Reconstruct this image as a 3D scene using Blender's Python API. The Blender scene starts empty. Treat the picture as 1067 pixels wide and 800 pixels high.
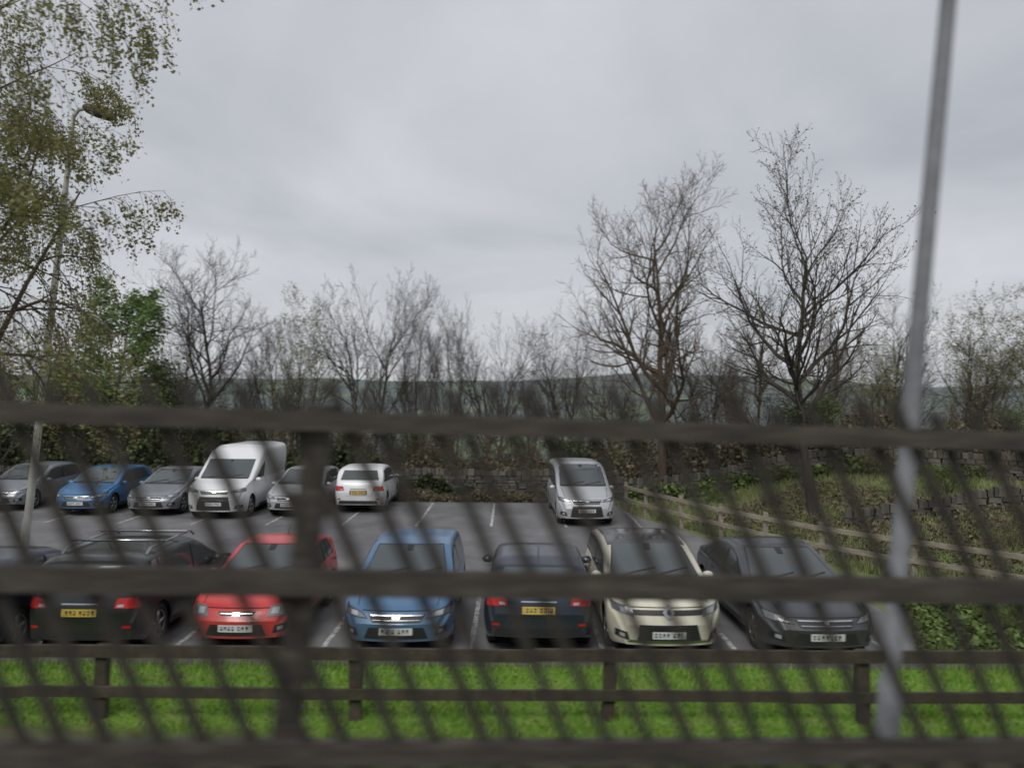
import bpy, math, random
from mathutils import Vector, Matrix, noise
from mathutils.bvhtree import BVHTree
R = random.Random(7)
scene = bpy.context.scene
scene.view_settings.view_transform = 'Standard'
scene.view_settings.look = 'None'
scene.view_settings.exposure = 0

# ------------------------------------------------------------ materials
def newmat(name):
    m = bpy.data.materials.new(name); m.use_nodes = True
    return m, m.node_tree, m.node_tree.nodes['Principled BSDF']

def simple(name, col, rough=0.6, metal=0.0, coat=0.0, spec=0.5):
    m, nt, b = newmat(name)
    b.inputs['Base Color'].default_value = (*col, 1)
    b.inputs['Roughness'].default_value = rough
    b.inputs['Metallic'].default_value = metal
    b.inputs['Coat Weight'].default_value = coat
    b.inputs['Coat Roughness'].default_value = 0.04
    b.inputs['Specular IOR Level'].default_value = spec
    return m

def noisy(name, stops, scale=5, detail=6, rough=0.85, bump=0.0, bscale=None, mapping=(1, 1, 1), metal=0, coat=0, spec=0.3, dist=0.0):
    m, nt, b = newmat(name); N = nt.nodes; L = nt.links
    tc = N.new('ShaderNodeTexCoord'); mp = N.new('ShaderNodeMapping'); mp.inputs['Scale'].default_value = mapping
    L.new(tc.outputs['Object'], mp.inputs['Vector'])
    nz = N.new('ShaderNodeTexNoise'); nz.inputs['Scale'].default_value = scale; nz.inputs['Detail'].default_value = detail
    nz.inputs['Roughness'].default_value = 0.65; nz.inputs['Distortion'].default_value = dist
    L.new(mp.outputs[0], nz.inputs['Vector'])
    cr = N.new('ShaderNodeValToRGB'); e = cr.color_ramp.elements
    while len(e) < len(stops): e.new(0.5)
    for i, (p, c) in enumerate(stops):
        e[i].position = p; e[i].color = (*c, 1)
    L.new(nz.outputs['Fac'], cr.inputs[0]); L.new(cr.outputs[0], b.inputs['Base Color'])
    b.inputs['Roughness'].default_value = rough; b.inputs['Metallic'].default_value = metal
    b.inputs['Coat Weight'].default_value = coat; b.inputs['Specular IOR Level'].default_value = spec
    if bump:
        n2 = N.new('ShaderNodeTexNoise'); n2.inputs['Scale'].default_value = bscale or scale * 4; n2.inputs['Detail'].default_value = 5
        L.new(mp.outputs[0], n2.inputs['Vector'])
        bp = N.new('ShaderNodeBump'); bp.inputs['Strength'].default_value = bump; bp.inputs['Distance'].default_value = 0.03
        L.new(n2.outputs['Fac'], bp.inputs['Height']); L.new(bp.outputs[0], b.inputs['Normal'])
    return m

def leafmat(name, stops, rough=0.7, clump=1.2, trans=0.0):
    """colour varies per leaf and by clump"""
    m, nt, b = newmat(name); N = nt.nodes; L = nt.links
    g = N.new('ShaderNodeNewGeometry'); tc = N.new('ShaderNodeTexCoord')
    nz = N.new('ShaderNodeTexNoise'); nz.inputs['Scale'].default_value = clump; nz.inputs['Detail'].default_value = 2
    L.new(tc.outputs['Object'], nz.inputs['Vector'])
    mx = N.new('ShaderNodeMath'); mx.operation = 'MULTIPLY_ADD'; mx.inputs[1].default_value = 0.45
    L.new(g.outputs['Random Per Island'], mx.inputs[0])
    m2 = N.new('ShaderNodeMath'); m2.operation = 'MULTIPLY'; m2.inputs[1].default_value = 0.55
    L.new(nz.outputs['Fac'], m2.inputs[0]); L.new(m2.outputs[0], mx.inputs[2])
    cr = N.new('ShaderNodeValToRGB'); e = cr.color_ramp.elements
    while len(e) < len(stops): e.new(0.5)
    for i, (p, c) in enumerate(stops):
        e[i].position = p; e[i].color = (*c, 1)
    L.new(mx.outputs[0], cr.inputs[0]); L.new(cr.outputs[0], b.inputs['Base Color'])
    b.inputs['Roughness'].default_value = rough; b.inputs['Specular IOR Level'].default_value = 0.2
    if trans:
        tr = N.new('ShaderNodeBsdfTranslucent'); L.new(cr.outputs[0], tr.inputs['Color'])
        ms = N.new('ShaderNodeMixShader'); ms.inputs[0].default_value = trans
        L.new(b.outputs[0], ms.inputs[1]); L.new(tr.outputs[0], ms.inputs[2]); L.new(ms.outputs[0], N['Material Output'].inputs['Surface'])
    return m

M = {}
M['glass'] = simple('car_glass', (0.095, 0.11, 0.115), 0.08, 0.35, 0, 1.0)
M['black'] = simple('black_trim', (0.022, 0.022, 0.024), 0.5)
M['under'] = simple('underbody', (0.008, 0.008, 0.008), 0.9, spec=0.1)
M['tyre'] = noisy('tyre_rubber', [(0.3, (0.018, 0.018, 0.018)), (0.7, (0.035, 0.034, 0.032))], 12, rough=0.85)
M['rim'] = simple('alloy', (0.42, 0.43, 0.45), 0.3, 0.8)
M['chrome'] = simple('chrome', (0.6, 0.61, 0.63), 0.2, 1)
M['lamp'] = simple('headlamp', (0.24, 0.26, 0.28), 0.12, 0.4, .6)
M['lampb'] = simple('headlamp_bulb', (0.48, 0.50, 0.52), 0.15, 0.2, .5)
M['tail'] = simple('tail_lamp', (0.5, 0.012, 0.012), 0.15, 0, 1)
M['platew'] = simple('plate_white', (0.68, 0.69, 0.69), 0.4)
M['platey'] = simple('plate_yellow', (0.60, 0.43, 0.08), 0.4)
M['char'] = simple('plate_char', (0.05, 0.05, 0.05), 0.5)
M['seam'] = simple('panel_seam', (0.012, 0.012, 0.012), 0.8)
def paint(name, c, metal=0.25, rough=0.36):
    """clear-coated paint with a film of road dirt low down"""
    m, nt, b = newmat('paint_' + name); N = nt.nodes; L = nt.links
    tc = N.new('ShaderNodeTexCoord'); sp = N.new('ShaderNodeSeparateXYZ'); L.new(tc.outputs['Object'], sp.inputs[0])
    nz = N.new('ShaderNodeTexNoise'); nz.inputs['Scale'].default_value = 3; nz.inputs['Detail'].default_value = 6; L.new(tc.outputs['Object'], nz.inputs['Vector'])
    mr = N.new('ShaderNodeMapRange'); mr.inputs[1].default_value = .75; mr.inputs[2].default_value = .2; mr.inputs[3].default_value = .05; mr.inputs[4].default_value = .8; L.new(sp.outputs['Z'], mr.inputs[0])
    mu = N.new('ShaderNodeMath'); mu.operation = 'MULTIPLY'; L.new(mr.outputs[0], mu.inputs[0]); L.new(nz.outputs['Fac'], mu.inputs[1])
    mx = N.new('ShaderNodeMixRGB'); mx.inputs[1].default_value = (*c, 1); mx.inputs[2].default_value = (.12, .11, .095, 1)
    L.new(mu.outputs[0], mx.inputs[0]); L.new(mx.outputs[0], b.inputs['Base Color'])
    b.inputs['Roughness'].default_value = rough; b.inputs['Metallic'].default_value = metal; b.inputs['Coat Weight'].default_value = .55; b.inputs['Coat Roughness'].default_value = .12
    return m

# ------------------------------------------------------------ mesh builder
class MB:
    def __init__(s): s.v = []; s.f = []; s.m = []; s.mats = []
    def mi(s, mat):
        if mat not in s.mats: s.mats.append(mat)
        return s.mats.index(mat)
    def add(s, vs, fs, mat):
        o = len(s.v); s.v.extend(vs); k = s.mi(mat)
        for f in fs: s.f.append([i + o for i in f]); s.m.append(k)
    def box(s, c, size, mat, rot=None, taper=1.0):
        hx, hy, hz = size[0] / 2, size[1] / 2, size[2] / 2
        vs = []
        for z in (-hz, hz):
            t = taper if z > 0 else 1
            for x, y in ((-hx, -hy), (hx, -hy), (hx, hy), (-hx, hy)):
                p = Vector((x * t, y * t, z))
                if rot: p = rot @ p
                vs.append(tuple(p + Vector(c)))
        s.add(vs, [(0, 3, 2, 1), (4, 5, 6, 7), (0, 1, 5, 4), (1, 2, 6, 5), (2, 3, 7, 6), (3, 0, 4, 7)], mat)
    def beam(s, a, b, w, h, mat):
        a = Vector(a); b = Vector(b); d = (b - a).normalized()
        up = Vector((0, 0, 1)) if abs(d.z) < 0.8 else Vector((1, 0, 0))
        sx = d.cross(up).normalized(); sz = sx.cross(d)
        vs = []
        for p in (a, b):
            for i, j in ((-1, -1), (1, -1), (1, 1), (-1, 1)):
                vs.append(tuple(p + sx * i * w / 2 + sz * j * h / 2))
        s.add(vs, [(0, 1, 2, 3), (7, 6, 5, 4), (0, 4, 5, 1), (1, 5, 6, 2), (2, 6, 7, 3), (3, 7, 4, 0)], mat)
    def tube(s, pts, rad, k, mat):
        vs = []; fs = []; n = len(pts)
        d = (pts[1] - pts[0]).normalized()
        a = d.orthogonal().normalized()
        for i in range(n):
            if i < n - 1: d = (pts[i + 1] - pts[i]).normalized()
            a = (a - d * a.dot(d))
            a = a.normalized() if a.length > 1e-4 else d.orthogonal().normalized()
            b = d.cross(a)
            for j in range(k):
                t = 2 * math.pi * j / k
                q = pts[i] + (a * math.cos(t) + b * math.sin(t)) * rad[i]
                vs.append((q.x, q.y, q.z))
        for i in range(n - 1):
            for j in range(k):
                j2 = (j + 1) % k
                fs.append((i * k + j, i * k + j2, (i + 1) * k + j2, (i + 1) * k + j))
        s.add(vs, fs, mat)
    def leaf(s, p, size, mat, rnd, el=1.5):
        a = Vector((rnd.gauss(0, 1), rnd.gauss(0, 1), rnd.gauss(0, 1))).normalized()
        b = a.orthogonal().normalized()
        b.rotate(Matrix.Rotation(rnd.random() * 6.28, 3, a))
        a = a * size * el * 0.5; b = b * size * 0.5
        s.add([tuple(p - a), tuple(p + b), tuple(p + a), tuple(p - b)], [(0, 1, 2, 3)], mat)
    def obj(s, name, smooth=False, loc=(0, 0, 0), rotz=0, scale=None):
        me = bpy.data.meshes.new(name); me.from_pydata(s.v, [], s.f)
        for m in s.mats: me.materials.append(m)
        me.polygons.foreach_set('material_index', s.m)
        if smooth: me.polygons.foreach_set('use_smooth', [True] * len(s.f))
        me.update()
        return inst(name, me, loc, rotz, scale)
def inst(name, me, loc, rotz=0, scale=None):
    o = bpy.data.objects.new(name, me); scene.collection.objects.link(o)
    o.location = loc; o.rotation_euler = (0, 0, rotz)
    if scale: o.scale = scale
    return o

def lerpk(keys, x):
    if x <= keys[0][0]: return keys[0][1]
    for (a, b), (c, d) in zip(keys, keys[1:]):
        if x <= c: return b + (d - b) * (x - a) / (c - a)
    return keys[-1][1]
def smoothk(keys, x, w=0.07):
    return sum(lerpk(keys, x + o * w) * g for o, g in ((-1, 1), (-.5, 2), (0, 3), (.5, 2), (1, 1))) / 9.0

# ------------------------------------------------------------ vehicles
def vehicle(name, loc, rotdeg, body, kind='hatch', L=4.2, W=1.78, H=1.48, roofmat=None, bars=False, style=0, lampz=0.0):
    """origin at nose centre on the ground, body runs to +y"""
    mb = MB(); hw = W / 2
    if kind == 'van':
        top = [(0, .55), (.05, .80), (.15, .98), (.45, 1.10), (.95, 1.22), (1.70, H - .50), (2.0, H - .30), (2.3, H - .10), (2.7, H), (L - .3, H - .02), (L - .1, H - .08), (L - .02, H - .2), (L, H - .35)]
        belt = [(0, .45), (.15, .82), (.5, 1.0), (1.0, 1.10), (2.0, 1.16), (L - .1, 1.2), (L, 1.15)]
        cowl, wst, wr, tumble = .95, H - .2, .35, .88
    elif kind == 'mpv':
        top = [(0, .5), (.05, .72), (.15, .88), (.5, 1.0), (1.0, 1.15), (1.75, H - .2), (2.1, H - .06), (2.6, H), (L - .3, H - .03), (L - .12, H - .12), (L - .03, H - .4), (L, .8)]
        belt = [(0, .42), (.15, .74), (.5, .88), (1.0, 1.0), (2.0, 1.08), (L - .1, 1.08), (L, .8)]
        cowl, wst, wr, tumble = 1.0, H - .17, .33, .84
    elif kind == 'suv':
        top = [(0, .50), (.04, .70), (.14, .84), (.5, .94), (1.05, 1.04), (1.7, H - .16), (2.0, H - .05), (2.5, H), (L - .8, H - .03), (L - .45, H - .10), (L - .15, 1.08), (L - .04, .95), (L, .6)]
        belt = [(0, .42), (.14, .70), (.5, .84), (1.1, .95), (2.5, 1.0), (L - .4, 1.05), (L - .1, .9), (L, .5)]
        cowl, wst, wr, tumble = 1.05, H - .14, .34, .78
    elif kind == 'estate':
        top = [(0, .48), (.05, .62), (.18, .74), (.5, .84), (1.2, .97), (1.95, H - .14), (2.2, H - .04), (2.7, H), (L - .5, H - .03), (L - .25, H - .10), (L - .08, 1.02), (L - .02, .9), (L, .6)]
        belt = [(0, .42), (.2, .62), (.6, .75), (1.2, .88), (2.5, .93), (L - .4, .98), (L - .1, .88), (L, .5)]
        cowl, wst, wr, tumble = 1.2, H - .13, .33, .78
    elif kind == 'saloon':
        top = [(0, .48), (.05, .62), (.18, .72), (.5, .81), (1.2, .94), (1.95, H - .14), (2.25, H - .03), (2.7, H), (3.2, H - .05), (3.95, 1.07), (L - .15, 1.02), (L - .04, .9), (L, .6)]
        belt = [(0, .42), (.2, .62), (.6, .74), (1.2, .87), (2.5, .91), (L - .5, .95), (L - .1, .85), (L, .5)]
        cowl, wst, wr, tumble = 1.2, H - .13, .33, .74
    else:
        top = [(0, .48), (.05, .63), (.17, .74), (.5, .84), (1.1, .97), (1.8, H - .15), (2.05, H - .04), (2.5, H), (L - .85, H - .03), (L - .45, H - .12), (L - .14, 1.02), (L - .04, .88), (L, .55)]
        belt = [(0, .42), (.2, .63), (.6, .76), (1.1, .89), (2.5, .93), (L - .5, .98), (L - .1, .86), (L, .48)]
        cowl, wst, wr, tumble = 1.1, H - .13, .32, .76
    wy = [.86, L - .78]
    AR = wr + .055
    def planform(y):
        f = 1.0
        f -= .23 * max(0, 1 - y / .62) ** 2.6
        f -= .15 * max(0, 1 - (L - y) / .5) ** 2.6
        return f * hw
    def section(y):
        t = smoothk(top, y); bl = min(smoothk(belt, y), t - .03)
        zb = .21 + .05 * max(0, 1 - y / .3) + .09 * max(0, 1 - (L - y) / .3)
        zr = zb
        for c in wy:
            q = abs(y - c)
            if q < AR: zr = max(zr, wr + math.sqrt(AR * AR - q * q) * 1.0)
        Wd = planform(y)
        g = max(0, min(1, (t - bl - .06) / (H - 1.0)))
        wg = Wd * (.93 + (tumble + .06 - .93) * g)
        P = []
        for f in (0, .06, .25, .5, .75, .92):
            z = zr + f * (bl - zr)
            P.append((Wd * (1 - .42 * ((z - .6) / 1.0) ** 2 - (.02 if f == 0 else 0)), z))
        P.append((min(Wd * .955, P[-1][0] * .985), bl))
        P.append((Wd * .945 + (wg - Wd * .945) * .42, bl + .4 * (t - bl)))
        P.append((wg, bl + .80 * (t - bl)))
        P.append((wg * .90, bl + .935 * (t - bl)))
        P.append((wg * .62, bl + .985 * (t - bl)))
        P.append((wg * .3, t - .002)); P.append((0, t))
        out = []
        for i in range(len(P) - 1):
            p0 = P[max(0, i - 1)]; p1 = P[i]; p2 = P[i + 1]; p3 = P[i + 2] if i + 2 < len(P) else (-P[i - 0][0], P[i][1])
            for k in range(3):
                u = k / 3
                q = []
                for d in (0, 1):
                    q.append(.5 * (2 * p1[d] + (p2[d] - p0[d]) * u + (2 * p0[d] - 5 * p1[d] + 4 * p2[d] - p3[d]) * u * u + (3 * p1[d] - p0[d] - 3 * p2[d] + p3[d]) * u ** 3))
                out.append((max(0, q[0]), q[1]))
        out.append(P[-1])
        return out
    ns = int(L / .035)
    ys = [0, .012, .03] + [.05 + (L - .1) * i / ns for i in range(ns + 1)] + [L - .03, L - .012, L]
    def shift(x, y, z):
        k = (abs(x) / hw)
        yy = y + .20 * k ** 2.2 * max(0, 1 - y / .6) - .10 * k ** 2.5 * max(0, 1 - (L - y) / .5)
        return (x, yy, z)
    V = []; F = []
    for y in ys:
        s = section(y)
        full = [(-x, z) for x, z in s] + [(x, z) for x, z in reversed(s[:-1])]
        n = len(full)
        V.extend(shift(x, y, z) for x, z in full)
    for i in range(len(ys) - 1):
        for j in range(n - 1):
            a = i * n + j
            F.append((a, a + 1, a + n + 1, a + n))
    for y, flip in ((0, False), (L, True)):
        s = section(y); C = 12; o = len(V)
        for x, z in s:
            for k in range(C + 1):
                V.append(shift(-x + 2 * x * k / C, y, z))
        for j in range(len(s) - 1):
            for k in range(C):
                a = o + j * (C + 1) + k
                q = (a, a + 1, a + C + 2, a + C + 1)
                F.append(q if not flip else q[::-1])
    mb.add(V, F, body)
    bvh = BVHTree.FromPolygons([Vector(v) for v in V], F)
    def patch(c, ax, mat, off=.006, nu=10, nv=6, mirror=False):
        for sg in ((1, -1) if mirror else (1,)):
            vs = []; ok = []
            for j in range(nv + 1):
                for i in range(nu + 1):
                    u = i / nu; v = j / nv
                    a = (c[0][0] * (1 - u) + c[1][0] * u) * (1 - v) + (c[3][0] * (1 - u) + c[2][0] * u) * v
                    b = (c[0][1] * (1 - u) + c[1][1] * u) * (1 - v) + (c[3][1] * (1 - u) + c[2][1] * u) * v
                    if ax == 'f': o, d = (a * sg, -2, b), (0, 1, 0)
                    elif ax == 'r': o, d = (a * sg, L + 2, b), (0, -1, 0)
                    elif ax == 's': o, d = (3 * sg, a, b), (-sg, 0, 0)
                    else: o, d = (a * sg, b, 5), (0, 0, -1)
                    h, nrm, idx, dist = bvh.ray_cast(Vector(o), Vector(d))
                    bad = h is None or (ax == 'r' and dist > 2 + L * .35) or (ax == 'f' and dist > 2 + L * .62)
                    if bad: vs.append((0, 1, .5)); ok.append(False)
                    else:
                        if nrm.dot(Vector(d)) > 0: nrm = -nrm
                        q = h + nrm * off; vs.append(tuple(q)); ok.append(True)
            fs = []
            for j in range(nv):
                for i in range(nu):
                    q = [j * (nu + 1) + i, j * (nu + 1) + i + 1, (j + 1) * (nu + 1) + i + 1, (j + 1) * (nu + 1) + i]
                    if all(ok[k] for k in q): fs.append(q)
            mb.add(vs, fs, mat)
    T = lambda y: smoothk(top, y)
    B = lambda y: smoothk(belt, y)
    G, K = M['glass'], M['black']
    zb = T(cowl) + .035; zt = H - (.075 if kind != 'van' else .47)
    wb = hw * .80; wt = hw * (tumble - .12)
    patch([(-wb * 1.02, zb - .01), (wb * 1.02, zb - .01), (wt * 1.03, zt + .012), (-wt * 1.03, zt + .012)], 'f', K, .003, 16, 8)
    patch([(-wb, zb), (wb, zb), (wt, zt), (-wt, zt)], 'f', G, .006, 16, 8)
    patch([(-wb * .99, zb - .035), (wb * .99, zb - .035), (wb, zb), (-wb, zb)], 'f', K, .007, 16, 2)
    patch([(-.05, zt - .07), (.05, zt - .07), (.06, zt), (-.06, zt)], 'f', K, .010, 2, 2)
    for x0, x1 in ((-.55, .05), (.05, .6)):
        patch([(x0, zb + .01), (x0 + .02, zb + .0), (x1, zb + .085), (x1, zb + .10)], 'f', K, .014, 8, 1)
    def side(y0, y1, y2, y3, mat, o=.006, lo=.03, hi=.79):
        patch([(y0, B(y0) + lo), (y1, B(y1) + lo), (y2, B(y2) + hi * (T(y2) - B(y2))), (y3, B(y3) + hi * (T(y3) - B(y3)))], 's', mat, o, 12, 6, True)
    ay = cowl + .22
    ty = cowl + .82
    if kind == 'van':
        side(ay + .1, 2.35, 2.3, ty + .1, G, hi=.55)
        patch([(2.6, .62), (L - 1.2, .62), (L - 1.2, .68), (2.6, .68)], 's', K, .012, 8, 1, True)
        patch([(2.55, 1.0), (2.565, 1.0), (2.565, 2.1), (2.55, 2.1)], 's', M['seam'], .004, 1, 8, True)
    else:
        by = 2.42
        if kind in ('hatch',): e0, e1 = L - .62, L - .85
        elif kind == 'saloon': e0, e1 = 3.75, 3.3
        else: e0, e1 = L - .42, L - .62
        side(ay - .04, e0 + .05, e1 + .05, ty - .04, K, .003, .01, .81)
        side(ay + .05, by, by - .02, ty + .02, G, .008)
        side(by + .07, e0 - .42, e1 - .22, by + .05, G, .008)
        side(e0 - .37, e0 - .04, e1 - .02, e1 - .18, G, .008)
    def seam(y, z0, z1, dy=0):
        patch([(y - .006, z0), (y + .006, z0), (y + .006 + dy, z1), (y - .006 + dy, z1)], 's', M['seam'], .003, 1, 8, True)
    seam(ay - .02, .28, B(ay) - .0); seam(2.44, .28, B(2.4))
    if kind not in ('van',): seam(min(3.35, L - .95), .45 if L < 4.3 else .3, B(3.2), .1)
    for hy in (2.2, 3.05 if kind != 'van' else 2.2):
        patch([(hy, B(hy) - .12), (hy + .17, B(hy) - .12), (hy + .17, B(hy) - .085), (hy, B(hy) - .085)], 's', K if style == 1 else body, .025, 2, 1, True)
    patch([(1.25, .235), (L - 1.22, .235), (L - 1.25, .33), (1.28, .33)], 's', K, .005, 8, 2, True)
    patch([(-hw * .62, T(.12) - .0), (hw * .62, T(.12) - .0), (hw * .62, T(.12) + .012), (-hw * .62, T(.12) + .012)], 'f', M['seam'], .002, 12, 1)
    if kind != 'van':
        patch([(hw * .70, .28), (hw * .715, .28), (hw * .80, cowl - .02), (hw * .785, cowl - .02)], 't', M['seam'], .002, 1, 10, True)
    zl = {'van': .86, 'mpv': .76, 'suv': .70}.get(kind, .60) + lampz
    ch = M['chrome']
    if style == 0:
        patch([(hw * .50, zl - .01), (hw * .93, zl + .02), (hw * .945, zl + .15), (hw * .60, zl + .075)], 'f', K, .006, 10, 5, True)
        patch([(hw * .53, zl + .002), (hw * .91, zl + .03), (hw * .925, zl + .135), (hw * .62, zl + .065)], 'f', M['lamp'], .010, 10, 5, True)
        patch([(hw * .68, zl + .025), (hw * .80, zl + .035), (hw * .80, zl + .095), (hw * .69, zl + .08)], 'f', M['lampb'], .016, 4, 4, True)
        patch([(-hw * .42, zl - .06), (hw * .42, zl - .06), (hw * .50, zl + .05), (-hw * .50, zl + .05)], 'f', K, .006, 12, 4)
        patch([(-hw * .45, zl + .03), (hw * .45, zl + .03), (hw * .47, zl + .046), (-hw * .47, zl + .046)], 'f', ch, .014, 12, 1)
        patch([(-hw * .42, zl - .03), (hw * .42, zl - .03), (hw * .42, zl - .02), (-hw * .42, zl - .02)], 'f', M['rim'], .012, 12, 1)
    elif style == 1:
        patch([(hw * .54, zl - .02), (hw * .90, zl - .01), (hw * .90, zl + .14), (hw * .60, zl + .12)], 'f', M['lamp'], .008, 8, 6, True)
        patch([(hw * .62, zl + .015), (hw * .74, zl + .015), (hw * .74, zl + .10), (hw * .63, zl + .095)], 'f', M['lampb'], .016, 4, 4, True)
        patch([(-hw * .30, zl - .0), (hw * .30, zl - .0), (hw * .36, zl + .055), (-hw * .36, zl + .055)], 'f', K, .006, 12, 4)
        patch([(-hw * .30, zl + .02), (hw * .30, zl + .02), (hw * .31, zl + .032), (-hw * .31, zl + .032)], 'f', ch, .013, 12, 1)
    else:
        patch([(-hw * .60, zl + .0), (hw * .60, zl + .0), (hw * .62, zl + .075), (-hw * .62, zl + .075)], 'f', K, .006, 14, 4)
        patch([(hw * .56, zl - .03), (hw * .92, zl + .04), (hw * .945, zl + .16), (hw * .60, zl + .085)], 'f', M['lamp'], .009, 10, 5, True)
        patch([(hw * .66, zl + .01), (hw * .79, zl + .03), (hw * .80, zl + .10), (hw * .68, zl + .08)], 'f', M['lampb'], .016, 4, 4, True)
        patch([(-.035, zl - .05), (.035, zl - .05), (.10, zl + .04), (-.10, zl + .04)], 'f', ch, .018, 4, 4)
        patch([(-.10, zl + .04), (.10, zl + .04), (.035, zl + .13), (-.035, zl + .13)], 'f', ch, .018, 4, 4)
        patch([(-.012, zl), (.012, zl), (.045, zl + .04), (-.045, zl + .04)], 'f', K, .022, 2, 2)
        patch([(-.045, zl + .04), (.045, zl + .04), (.012, zl + .08), (-.012, zl + .08)], 'f', K, .022, 2, 2)
        patch([(-hw * .78, .30), (hw * .78, .30), (hw * .70, .335), (-hw * .70, .335)], 'f', ch, .012, 14, 1)
    zi = .30
    patch([(-hw * .56, zi), (hw * .56, zi), (hw * .48, zl - .13), (-hw * .48, zl - .13)], 'f', K, .006, 12, 5)
    patch([(hw * .66, zi + .03), (hw * .88, zi + .06), (hw * .88, zi + .17), (hw * .70, zi + .15)], 'f', K, .006, 6, 4, True)
    patch([(hw * .74, zi + .07), (hw * .81, zi + .08), (hw * .81, zi + .135), (hw * .74, zi + .125)], 'f', M['lampb'], .012, 3, 3, True)
    if style != 2:
        patch([(-.05, zl - .01), (.05, zl - .01), (.05, zl + .04), (-.05, zl + .04)], 'f', ch, .02, 3, 3)
    def plate(ax, zc, mat):
        patch([(-.26, zc - .055), (.26, zc - .055), (.26, zc + .055), (-.26, zc + .055)], ax, mat, .022, 8, 1)
        x = -.225
        for k in range(7):
            if k == 4: x += .03
            zo = R.choice((-.018, 0, .012))
            patch([(x, zc - .032), (x + .034, zc - .032), (x + .034, zc + .032), (x, zc + .032)], ax, M['char'], .026, 1, 1)
            patch([(x + .010, zc - .014 + zo), (x + .028, zc - .014 + zo), (x + .028, zc + .012 + zo), (x + .010, zc + .012 + zo)], ax, mat, .029, 1, 1)
            x += .06
    plate('f', .42 if kind not in ('van', 'mpv') else .5, M['platew'])
    if kind in ('van',):
        patch([(hw * .72, 1.0), (hw * .82, 1.0), (hw * .80, 1.35), (hw * .72, 1.35)], 'r', M['tail'], .01, 3, 5, True)
        plate('r', .7, M['platey'])
    else:
        rz0 = T(L - .16) + .03 if kind != 'mpv' else 1.15; rz1 = H - .14
        wbR = hw * .74; wtR = hw * (tumble - .14)
        patch([(-wbR, rz0), (wbR, rz0), (wtR, rz1), (-wtR, rz1)], 'r', G, .007, 14, 6)
        patch([(hw * .56, .78), (hw * .93, .76), (hw * .90, .93), (hw * .60, .92)], 'r', M['tail'], .009, 8, 5, True)
        patch([(hw * .60, .79), (hw * .70, .79), (hw * .71, .83), (hw * .62, .83)], 'r', M['lampb'], .014, 3, 3, True)
        patch([(-hw * .5, .60), (hw * .5, .60), (hw * .5, .605), (-hw * .5, .605)], 'r', M['seam'], .004, 8, 1)
        patch([(-hw * .8, .32), (hw * .8, .32), (hw * .74, .44), (-hw * .74, .44)], 'r', K, .006, 12, 2)
        patch([(hw * .70, .47), (hw * .82, .47), (hw * .82, .51), (hw * .70, .51)], 'r', M['tail'], .008, 3, 2, True)
        patch([(-.3, .645), (.3, .645), (.3, .79), (-.3, .79)], 'r', K, .010, 8, 2)
        plate('r', .715, M['platey'])
        patch([(-.28, .83), (.28, .83), (.28, .85), (-.28, .85)], 'r', ch, .015, 6, 1)
    if roofmat:
        y0, y1 = (cowl + .88), L - .55
        patch([(-hw * (tumble - .02), y0), (hw * (tumble - .02), y0), (hw * (tumble - .02), y1), (-hw * (tumble - .02), y1)], 't', roofmat, .005, 14, 16)
    for sg in (-1, 1):
        zc = B(ay) + .06; yc = ay + .16
        P = []
        for a in range(7):
            th = a / 6 * math.pi
            P.append((Vector((sg * (hw * .93 + .02 + .19 * a / 6), yc - .02 - .03 * math.sin(th), zc + .01)), .02 + .055 * math.sin(th) ** .6 if 0 < a < 6 else .012))
        mb.tube([p for p, r in P], [r for p, r in P], 10, body)
        mb.box((sg * (hw * .93 + .115), yc + .05, zc + .01), (.13, .012, .085), G)
    if kind in ('hatch', 'estate', 'suv'):
        mb.tube([Vector((0, L - .95, H - .04)), Vector((0, L - .80, H + .13))], [.008, .004], 5, K)
    if bars:
        for sg in (-1, 1):
            xr = sg * hw * (tumble - .04)
            mb.tube([Vector((xr, 2.0, H - .05)), Vector((xr, 2.15, H + .045)), Vector((xr, L - .85, H + .03)), Vector((xr, L - .7, H - .06))], [.02] * 4, 6, M['rim'])
        for y in (2.5, L - 1.15):
            mb.beam((-hw * .84, y, H + .09), (hw * .84, y, H + .09), .06, .04, M['chrome'])
    mb.box((0, L / 2, .42), (W * .80, L - .5, .40), M['under'])
    mb.box((0, L / 2, .24), (W * .70, L - .3, .12), M['under'])
    for c in wy:
        for sg in (-1, 1):
            xo = sg * (hw * .955); xi = sg * (hw * .955 - .21)
            prof = [(xi, wr * .6), (xi, wr - .03), (xi + sg * .03, wr), (xo - sg * .03, wr), (xo, wr - .035), (xo - sg * .004, wr * .70), (xo - sg * .03, wr * .66)]
            vs = []; fs = []; k = 24
            for (x, r) in prof:
                for j in range(k):
                    t = 2 * math.pi * j / k
                    vs.append((x, c + r * math.cos(t), wr + r * math.sin(t)))
            for i in range(len(prof) - 1):
                for j in range(k):
                    j2 = (j + 1) % k
                    fs.append((i * k + j, i * k + j2, (i + 1) * k + j2, (i + 1) * k + j))
            mb.add(vs, fs, M['tyre'])
            mb.add([(xo - sg * .05, c + wr * .67 * math.cos(j * .2618), wr + wr * .67 * math.sin(j * .2618)) for j in range(24)], [list(range(24))], M['black'])
            for q in range(5):
                t = q * 2 * math.pi / 5 + .3
                a = Vector((xo - sg * .028, c, wr)); b = a + Vector((0, math.cos(t), math.sin(t))) * wr * .66
                mb.beam(a, b, .055, .03, M['rim'])
            ringp = [Vector((xo - sg * .02, c + wr * .66 * math.cos(j * .2618), wr + wr * .66 * math.sin(j * .2618))) for j in range(25)]
            mb.tube(ringp, [.014] * 25, 4, M['rim'])
            mb.add([(xo - sg * .008, c + .05 * math.cos(j * .628), wr + .05 * math.sin(j * .628)) for j in range(10)], [list(range(10))], M['rim'])
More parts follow.
